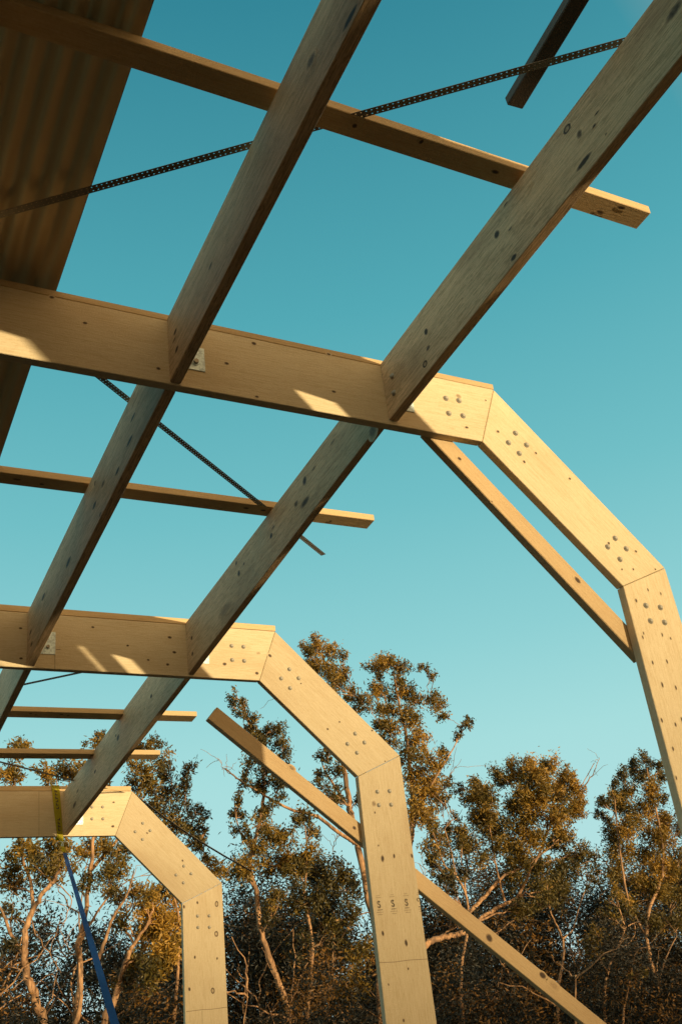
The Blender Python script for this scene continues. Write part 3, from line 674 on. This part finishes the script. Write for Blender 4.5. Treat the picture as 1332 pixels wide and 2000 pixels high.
def make_tree(label, cat, yt, trunks, clumps, seed, group='gum trees behind the frames', leafscale=1.0, dens=1.0, mat=None, name='gum_tree', tr=0.10, bare=()):
    """yt = distance plane; trunks = list of (photograph polyline from foot to top, radius at foot); clumps = (px, py, r px, tint)"""
    rnd = random.Random(seed); lv = Leaves(); bm = bmesh.new()
    foot = atY(*trunks[0][0][0], yt); foot.z = 0
    root = thing(name, tuple(foot), label, cat, group)
    nodes = []                                 # (point, radius)
    for poly, r0 in trunks:
        P_ = []; wy = 0
        for i, (px, py) in enumerate(poly):
            wy += rnd.uniform(-0.35, 0.35) if i else 0; P_.append(atY(px, py, yt + wy))
        if poly is trunks[0][0] and P_[0].z > 0.0: P_.insert(0, Vector((P_[0].x + rnd.uniform(-.2, .2), P_[0].y, -0.1)))
        ln = smoothline(P_, 6, r0 * 0.10, rnd); n = len(ln)
        rd = [max(0.014, r0 * 0.82 * (1 - 0.75 * i / n)) for i in range(n)]
        tube(bm, ln, rd, 8); nodes += list(zip(ln, rd))
    K = (yt - CAM.y) / (FPX * 0.84)            # metres per photograph pixel, roughly
    for (px, py, rp_, tint) in sorted(clumps, key=lambda c: -c[1]):
        r = rp_ * K; c = atY(px, py, yt + rnd.uniform(-1, 1) * (r * 1.2 + 0.4))
        best = min(nodes, key=lambda nd: (nd[0] - c).length + max(0, nd[0].z - c.z + 0.2) * 3)
        s_, rs = best; L = (c - s_).length
        mid = s_.lerp(c, 0.5) + Vector((rnd.gauss(0, .08), rnd.gauss(0, .08), rnd.uniform(-0.02, 0.12))) * L
        ln = smoothline([s_, mid, c], 5, 0.02 * L, rnd); r0 = min(rs * 0.6, 0.012 + 0.022 * math.sqrt(L)); rd = [max(0.008, r0 * (1 - 0.7 * i / len(ln))) for i in range(len(ln))]
        tube(bm, ln, rd, 5); nodes += list(zip(ln[3:], rd[3:]))
        ntw = max(4, int(9 * min(2, r / 0.5)))
        for k in range(ntw):
            dv = Vector((rnd.gauss(0, 1), rnd.gauss(0, 1), rnd.gauss(0.15, 0.9))).normalized() * r * rnd.uniform(0.45, 1.15)
            e = c + dv; e.z += 0.1 * r
            st = ln[rnd.randrange(2, len(ln))]
            tw = smoothline([st, st.lerp(e, 0.55) + Vector((rnd.gauss(0, .07), rnd.gauss(0, .07), rnd.gauss(0, .07))) * r, e], 3, 0.02 * r, rnd)
            tube(bm, tw, [max(0.005, 0.013 * (1 - 0.7 * i / len(tw))) for i in range(len(tw))], 4)
            sub = r * rnd.uniform(0.28, 0.5); nl = int(90 * dens * rnd.uniform(0.5, 1.4) * (sub / 0.17) ** 1.6)
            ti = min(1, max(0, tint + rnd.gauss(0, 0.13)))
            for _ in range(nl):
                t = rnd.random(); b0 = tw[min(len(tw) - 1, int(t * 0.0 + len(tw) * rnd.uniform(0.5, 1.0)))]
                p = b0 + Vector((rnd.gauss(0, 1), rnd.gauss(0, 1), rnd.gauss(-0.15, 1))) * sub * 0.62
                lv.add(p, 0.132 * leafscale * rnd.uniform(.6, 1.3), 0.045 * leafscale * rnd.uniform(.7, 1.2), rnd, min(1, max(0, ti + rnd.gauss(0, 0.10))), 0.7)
    for (pts, r0) in bare:                     # bare twigs and dead limbs
        ln = smoothline([atY(px, py, yt + rnd.uniform(-.3, .3)) for px, py in pts], 5, 0.02, rnd); tube(bm, ln, [max(0.006, r0 * (1 - 0.8 * i / len(ln))) for i in range(len(ln))], 5)
        for k in range(6):
            s_ = ln[rnd.randrange(len(ln) // 3, len(ln))]; e = s_ + Vector((rnd.gauss(0, 1), rnd.gauss(0, 1), rnd.gauss(0.4, 1))) * 0.33
            tube(bm, smoothline([s_, s_.lerp(e, .5) + Vector((0, 0, .05)), e], 3, 0.02, rnd), [0.008, 0.007, 0.007, 0.006, 0.006, 0.005, 0.004], 4)
    M0 = Matrix.Translation(root.location)
    bm.transform(M0.inverted())
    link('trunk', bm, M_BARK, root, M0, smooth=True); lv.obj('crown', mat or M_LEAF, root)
    return root

# tall centre tree behind the middle frame
make_tree('tallest gum tree, its two high crowns rising behind the middle frame', 'tree', 25.0,
  [([(745, 2010), (738, 1850), (722, 1760), (697, 1640), (684, 1580), (672, 1500), (664, 1440), (655, 1370), (640, 1310), (628, 1275)], 0.17),
   ([(690, 1590), (650, 1530), (632, 1500), (628, 1470)], 0.06),
   ([(738, 1850), (790, 1700), (806, 1600), (800, 1500), (792, 1430), (778, 1370), (770, 1320)], 0.12), ([(806, 1600), (850, 1520), (880, 1470), (905, 1425)], 0.05)],
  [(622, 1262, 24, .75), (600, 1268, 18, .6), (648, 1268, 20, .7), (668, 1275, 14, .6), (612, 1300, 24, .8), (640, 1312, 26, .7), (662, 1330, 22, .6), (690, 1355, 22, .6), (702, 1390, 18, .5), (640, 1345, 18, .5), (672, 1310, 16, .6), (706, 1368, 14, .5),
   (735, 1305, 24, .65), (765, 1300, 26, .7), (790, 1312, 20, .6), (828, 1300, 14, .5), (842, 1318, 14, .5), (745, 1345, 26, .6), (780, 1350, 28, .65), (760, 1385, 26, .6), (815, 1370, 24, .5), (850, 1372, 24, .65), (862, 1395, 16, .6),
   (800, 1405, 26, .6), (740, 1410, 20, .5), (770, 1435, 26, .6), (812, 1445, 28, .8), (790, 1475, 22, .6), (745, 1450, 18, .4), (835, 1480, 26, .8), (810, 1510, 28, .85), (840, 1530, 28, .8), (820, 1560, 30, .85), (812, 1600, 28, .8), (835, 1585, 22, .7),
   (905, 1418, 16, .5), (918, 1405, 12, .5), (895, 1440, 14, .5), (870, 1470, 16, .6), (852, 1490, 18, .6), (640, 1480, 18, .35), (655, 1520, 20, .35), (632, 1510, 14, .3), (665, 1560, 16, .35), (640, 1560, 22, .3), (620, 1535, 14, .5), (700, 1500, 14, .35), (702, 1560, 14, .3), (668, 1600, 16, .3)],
  5, dens=1.25, bare=[([(600, 1340), (575, 1375), (545, 1360), (530, 1345)], 0.02), ([(690, 1650), (668, 1630), (652, 1645), (650, 1670)], 0.02)])
make_tree('slender gum tree with hanging clumps under the loose prop', 'tree', 24.0,
  [([(572, 2010), (556, 1950), (530, 1880), (508, 1810), (500, 1740), (488, 1690), (500, 1640), (512, 1580), (515, 1520), (505, 1460), (488, 1420), (470, 1370)], 0.12),
   ([(700, 1650), (660, 1625), (620, 1595), (580, 1585), (545, 1570), (520, 1555), (470, 1525), (440, 1500)], 0.075), ([(500, 1640), (478, 1640), (462, 1600), (458, 1560)], 0.04), ([(600, 1990), (610, 1850), (595, 1750), (600, 1680), (596, 1610)], 0.07)],
  [(462, 1362, 16, .4), (478, 1380, 16, .35), (452, 1375, 10, .3), (486, 1405, 18, .35), (497, 1432, 20, .3), (535, 1425, 22, .3), (515, 1450, 20, .3), (545, 1455, 20, .3), (555, 1480, 16, .25), (500, 1490, 22, .3), (530, 1500, 26, .25), (560, 1520, 18, .3), (478, 1520, 16, .25), (505, 1530, 24, .3),
   (540, 1545, 22, .3), (470, 1565, 14, .35), (462, 1595, 16, .3), (468, 1625, 16, .3), (512, 1580, 20, .5), (518, 1610, 20, .55), (525, 1640, 24, .6), (500, 1660, 22, .6), (480, 1700, 26, .6), (550, 1650, 26, .7), (562, 1680, 26, .65), (535, 1690, 26, .6),
   (590, 1600, 22, .5), (605, 1630, 20, .45), (598, 1660, 22, .6), (580, 1700, 24, .4), (610, 1710, 30, .2), (650, 1690, 22, .25), (660, 1720, 26, .2), (640, 1750, 30, .2), (690, 1740, 24, .2), (600, 1760, 30, .2), (560, 1740, 24, .3), (690, 1780, 22, .3), (620, 1800, 30, .2), (530, 1790, 22, .3), (650, 1830, 30, .2), (700, 1860, 26, .6), (590, 1850, 28, .2), (690, 1920, 30, .6)],
  6, dens=1.3, bare=[([(480, 1530), (450, 1510), (435, 1495), (425, 1480)], 0.016)])
make_tree('gum tree at the left with a pale curving trunk and feathery top', 'tree', 23.0,
  [([(84, 2010), (76, 1970), (64, 1930), (52, 1900), (48, 1860), (52, 1810), (66, 1775), (84, 1745), (105, 1720), (120, 1695)], 0.15),
   ([(52, 1900), (28, 1890), (8, 1892)], 0.03), ([(66, 1775), (60, 1720), (40, 1660), (30, 1560), (24, 1490)], 0.06), ([(50, 1870), (20, 1820), (5, 1780), (-20, 1740)], 0.06), ([(120, 1695), (130, 1640), (120, 1580), (110, 1520)], 0.05)],
  [(18, 1462, 20, .7), (45, 1455, 16, .6), (12, 1510, 22, .85), (30, 1525, 18, .8), (85, 1500, 18, .6), (60, 1670, 24, .75), (40, 1650, 20, .7), (25, 1690, 20, .5), (90, 1665, 24, .5), (110, 1700, 22, .5), (70, 1705, 20, .4), (20, 1730, 26, .5), (130, 1665, 22, .7), (105, 1690, 20, .6), (10, 1790, 18, .4), (140, 1700, 18, .6), (18, 1840, 16, .2), (100, 1540, 18, .5)],
  7, dens=1.1, bare=[([(80, 1750), (60, 1800), (95, 1860), (120, 1900)], 0.02), ([(105, 1720), (140, 1760), (120, 1820), (140, 1860)], 0.018), ([(52, 1870), (30, 1850), (22, 1800), (28, 1760)], 0.03)])
make_tree('broad orange tinged gum tree behind the farthest rafter', 'tree', 26.0,
  [([(150, 2010), (152, 1960), (158, 1900), (152, 1850), (165, 1800), (178, 1700), (185, 1620), (205, 1540), (230, 1470)], 0.13), ([(178, 1700), (230, 1640), (280, 1560), (320, 1500)], 0.07), ([(152, 1850), (185, 1790), (215, 1750), (250, 1720)], 0.05)],
  [(140, 1500, 22, .5), (165, 1512, 22, .6), (190, 1530, 22, .5), (155, 1545, 24, .65), (120, 1515, 18, .4), (180, 1450, 16, .4), (200, 1440, 14, .4), (240, 1450, 18, .5), (280, 1470, 20, .45), (300, 1450, 16, .5), (315, 1485, 18, .5), (265, 1500, 22, .6), (295, 1510, 22, .55), (330, 1515, 20, .3), (355, 1530, 18, .2), (370, 1505, 16, .2), (340, 1545, 22, .25),
   (300, 1545, 24, .6), (270, 1540, 20, .6), (320, 1580, 24, .5), (360, 1580, 18, .25), (385, 1590, 18, .2), (372, 1612, 20, .2), (345, 1620, 22, .6), (380, 1650, 20, .5), (400, 1630, 14, .3), (200, 1650, 24, .6), (170, 1660, 22, .7), (230, 1680, 24, .6), (210, 1710, 24, .5), (250, 1660, 20, .5), (410, 1680, 16, .6), (430, 1700, 20, .7), (180, 1720, 20, .4)],
  8, dens=1.2)
make_tree('leaning gum tree with sunlit limbs between the blue strap and farthest column', 'tree', 22.0,
  [([(205, 2010), (222, 1960), (236, 1910), (252, 1865), (262, 1845), (290, 1800), (300, 1760)], 0.11), ([(190, 1880), (205, 1840), (222, 1790), (250, 1745), (262, 1700)], 0.06), ([(145, 2010), (158, 1960), (155, 1880)], 0.09), ([(340, 1990), (345, 1930), (350, 1850), (348, 1780), (335, 1740)], 0.06)],
  [(280, 1770, 26, .85), (305, 1790, 28, .85), (325, 1820, 28, .8), (295, 1830, 26, .8), (335, 1780, 24, .85), (265, 1740, 20, .7), (310, 1750, 22, .8), (340, 1850, 24, .7), (320, 1870, 26, .6), (275, 1870, 22, .5), (240, 1800, 18, .5), (300, 1900, 24, .4), (250, 1920, 18, .3), (340, 1740, 18, .7), (225, 1750, 18, .5)],
  9, dens=1.5, bare=[([(262, 1845), (240, 1800), (260, 1760), (255, 1720)], 0.03)])
make_tree('big round crowned gum tree right of the middle column, with a long sunlit limb', 'tree', 25.5,
  [([(800, 2010), (810, 1900), (832, 1845), (866, 1830), (910, 1820), (945, 1790), (976, 1770), (1010, 1752), (1035, 1700), (1060, 1650), (1070, 1600)], 0.15),
   ([(900, 1800), (930, 1768), (960, 1735), (985, 1710), (1020, 1695), (1050, 1675), (1090, 1640)], 0.09), ([(916, 1790), (908, 1730), (912, 1690), (905, 1640)], 0.05), ([(985, 1760), (970, 1700), (960, 1640), (950, 1580)], 0.05), ([(1060, 1650), (1090, 1580), (1130, 1540), (1160, 1490)], 0.04)],
  [(1000, 1510, 26, .7), (1035, 1500, 26, .8), (1070, 1500, 26, .8), (975, 1520, 24, .5), (1100, 1520, 26, .75), (1050, 1530, 32, .7), (1085, 1550, 32, .75), (1120, 1550, 24, .7), (1015, 1545, 30, .6), (940, 1545, 26, .6), (920, 1560, 24, .6), (960, 1575, 30, .55), (995, 1590, 32, .6), (1040, 1580, 34, .7), (1080, 1600, 34, .7), (1120, 1590, 28, .7),
   (1130, 1570, 18, .6), (930, 1600, 28, .5), (960, 1625, 28, .5), (1000, 1635, 30, .6), (1045, 1640, 32, .65), (1090, 1640, 30, .6), (1110, 1625, 22, .6), (900, 1640, 22, .4), (920, 1660, 24, .5), (960, 1670, 28, .5), (1010, 1680, 28, .6), (1060, 1690, 26, .5), (1130, 1670, 26, .4), (1100, 1700, 26, .4), (1000, 1720, 24, .5), (1060, 1740, 26, .4), (1100, 1750, 26, .35), (960, 1720, 16, .3), (1020, 1780, 24, .4),
   (885, 1540, 16, .5), (868, 1560, 14, .4), (870, 1620, 14, .4), (905, 1700, 16, .3)],
  10, dens=1.5, bare=[([(1120, 1560), (1145, 1530), (1160, 1505), (1170, 1480)], 0.03), ([(890, 1600), (872, 1560), (876, 1520), (890, 1500)], 0.02), ([(960, 1830), (1000, 1800), (1030, 1790)], 0.025), ([(866, 1830), (880, 1815), (905, 1812)], 0.03)])
make_tree('thin gum tree between the middle column and the round crowned tree', 'tree', 23.5,
  [([(905, 2010), (900, 1900), (912, 1820), (912, 1760), (890, 1710), (868, 1690), (850, 1640), (838, 1600)], 0.07), ([(890, 1710), (880, 1660), (868, 1620)], 0.03)],
  [(842, 1610, 18, .6), (860, 1640, 22, .5), (845, 1660, 22, .6), (850, 1690, 22, .3), (872, 1710, 22, .3), (848, 1630, 16, .5), (875, 1740, 18, .2), (870, 1660, 16, .4), (835, 1690, 14, .3), (890, 1600, 14, .4), (850, 1550, 16, .5), (875, 1525, 12, .4)],
  11, dens=0.9)
make_tree('dark topped gum tree standing left of the nearest column at the right edge', 'tree', 26.5,
  [([(1310, 2010), (1300, 1960), (1285, 1920), (1270, 1880), (1262, 1830), (1266, 1780), (1290, 1720), (1294, 1660), (1280, 1580), (1262, 1500)], 0.13), ([(1262, 1830), (1230, 1770), (1215, 1700), (1205, 1620), (1200, 1560)], 0.07), ([(1285, 1920), (1300, 1870), (1320, 1830)], 0.05)],
  [(1255, 1485, 20, .35), (1235, 1495, 18, .3), (1280, 1500, 18, .3), (1215, 1515, 18, .2), (1250, 1515, 22, .35), (1290, 1520, 16, .3), (1195, 1530, 14, .2), (1265, 1545, 26, .8), (1230, 1550, 22, .7), (1200, 1560, 24, .7), (1285, 1560, 18, .6), (1215, 1580, 28, .5), (1255, 1590, 30, .75), (1290, 1600, 26, .75), (1180, 1575, 16, .3), (1165, 1590, 14, .2), (1185, 1610, 18, .4),
   (1230, 1620, 30, .7), (1270, 1630, 30, .8), (1300, 1650, 26, .7), (1195, 1640, 22, .5), (1215, 1670, 26, .7), (1255, 1680, 30, .75), (1295, 1700, 28, .7), (1325, 1690, 22, .5), (1200, 1710, 24, .6), (1240, 1730, 28, .6), (1280, 1750, 28, .6), (1320, 1750, 26, .5), (1220, 1770, 26, .5), (1310, 1800, 28, .5), (1270, 1810, 22, .4), (1340, 1620, 24, .4), (1345, 1720, 30, .4)],
  12, dens=1.5)
make_tree('forked pale gum sapling in front of the dark wood, halfway between prop and nearest column', 'tree', 22.5,
  [([(1088, 2010), (1090, 1960), (1092, 1915), (1100, 1870), (1098, 1835), (1088, 1810), (1074, 1780), (1070, 1745)], 0.075), ([(1098, 1835), (1118, 1815), (1128, 1780), (1140, 1745), (1150, 1730)], 0.03)],
  [(1070, 1740, 22, .5), (1090, 1720, 22, .4), (1150, 1715, 20, .3), (1125, 1700, 20, .3), (1050, 1765, 18, .4), (1160, 1680, 18, .3), (1175, 1700, 18, .2)], 13, dens=0.9)
make_tree('slim sinuous gum right of the forked sapling', 'tree', 21.5,
  [([(1182, 2010), (1180, 1950), (1186, 1900), (1205, 1850), (1218, 1815), (1210, 1780), (1202, 1750)], 0.065), ([(1205, 1850), (1225, 1845), (1240, 1820), (1236, 1800)], 0.03), ([(1218, 1815), (1236, 1803), (1250, 1802)], 0.03)],
  [(1205, 1735, 22, .7), (1190, 1760, 18, .6), (1225, 1780, 20, .6), (1170, 1820, 20, .6), (1160, 1860, 22, .6), (1180, 1790, 18, .5)], 14, dens=0.9)
make_tree('short bare pale trunk beside the slim sinuous gum', 'tree', 20.5, [([(1216, 2010), (1220, 1960), (1228, 1920), (1234, 1885)], 0.055)], [(1250, 1900, 14, .5)], 15, bare=[([(1234, 1885), (1240, 1860), (1262, 1850)], 0.015)])

# the dark wood and scrub behind and below them: one mass
def mass(name, label, cat, n, seed, xr, yr, ztop, zlow, R_, leafscale, dens, mat, trunks=0, keep=None):
    rnd = random.Random(seed); lv = Leaves(); bm = bmesh.new()
    for k in range(n):
        y = rnd.uniform(*yr); az = rnd.uniform(*xr); x = CAM.x + (y - CAM.y) * math.tan(math.radians(az))
        top = ztop(az, y) * rnd.uniform(0.55, 1.0); z = zlow + (top - zlow) * rnd.random() ** 0.75
        if keep and not keep(az, math.degrees(math.atan2(z - CAM.z, (y - CAM.y) / math.cos(math.radians(az))))): continue
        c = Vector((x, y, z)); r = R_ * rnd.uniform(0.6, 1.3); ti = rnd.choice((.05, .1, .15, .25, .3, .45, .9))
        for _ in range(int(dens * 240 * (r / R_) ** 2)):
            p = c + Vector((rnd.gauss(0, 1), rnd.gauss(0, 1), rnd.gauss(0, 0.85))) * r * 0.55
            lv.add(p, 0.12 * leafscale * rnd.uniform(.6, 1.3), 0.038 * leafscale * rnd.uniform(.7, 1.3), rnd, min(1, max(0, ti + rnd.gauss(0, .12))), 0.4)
    for k in range(trunks):
        y = rnd.uniform(yr[0], yr[1]); az = rnd.uniform(*xr); x = CAM.x + (y - CAM.y) * math.tan(math.radians(az)); h = ztop(az, y) * rnd.uniform(0.6, 0.95)
        q = Vector((x, y, -0.1)); pts = [q.copy()]
        ln_ = Vector((rnd.gauss(0, .12), rnd.gauss(0, .1), 1))
        while q.z < h:
            q = q + (ln_ + Vector((rnd.gauss(0, .22), rnd.gauss(0, .2), 0))) * rnd.uniform(0.7, 1.2); pts.append(q.copy())
        r0 = rnd.uniform(0.03, 0.075); ln = smoothline(pts, 4, 0.015, rnd); tube(bm, ln, [max(0.012, r0 * (1 - 0.75 * i / len(ln))) for i in range(len(ln))], 6)
        for j in range(5):
            s_ = ln[rnd.randrange(len(ln) // 3, len(ln))]; e = s_ + Vector((rnd.gauss(0, 1), rnd.gauss(0, 1), rnd.uniform(.3, 1.6)))
            tube(bm, smoothline([s_, s_.lerp(e, .5) + Vector((rnd.gauss(0, .12), 0, -.05)), e], 4, 0.03, rnd), [max(.008, 0.03 * (1 - i / 10)) for i in range(9)], 4)
    me = bpy.data.meshes.new(name); i0 = len(lv.v); V = [tuple(v) for v in lv.v]; F_ = list(lv.f); mi = [0] * len(F_)
    bm.verts.index_update(); V += [tuple(v.co) for v in bm.verts]
    for f in bm.faces: F_.append(tuple(v.index + i0 for v in f.verts)); mi.append(1)
    me.from_pydata(V, [], F_); at = me.attributes.new('tint', 'FLOAT', 'POINT'); at.data.foreach_set('value', lv.t + [0.3] * (len(V) - i0))
    me.materials.append(mat); me.materials.append(M_BARK); me.polygons.foreach_set('material_index', mi); bm.free()
    o = bpy.data.objects.new(name, me); COL.objects.link(o); tag(o, label, cat, kind='stuff')
def top1(az, y):                              # height of the dark wood by direction, metres
    e = 7.4 + 1.6 * math.sin(az * 0.55 + 1.0) + 1.0 * math.sin(az * 1.7)
    return CAM.z + (y - CAM.y) / math.cos(math.radians(az)) * math.tan(math.radians(e))
gaprnd = random.Random(77)
def gaps(az, el):                             # the wood is thin at the left and has holes where the sky comes through
    if az < 14 and el > 2.2: return gaprnd.random() < 0.42
    return noise.noise(Vector((az * 0.45, el * 0.6, 2.0))) < 0.22 or el < 2.0
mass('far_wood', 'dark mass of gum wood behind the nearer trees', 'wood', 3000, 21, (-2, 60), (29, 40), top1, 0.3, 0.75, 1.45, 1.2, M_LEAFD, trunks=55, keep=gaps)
def top2(az, y): return 2.9 + 1.1 * math.sin(az * 0.8) + 0.5 * math.sin(az * 2.3)
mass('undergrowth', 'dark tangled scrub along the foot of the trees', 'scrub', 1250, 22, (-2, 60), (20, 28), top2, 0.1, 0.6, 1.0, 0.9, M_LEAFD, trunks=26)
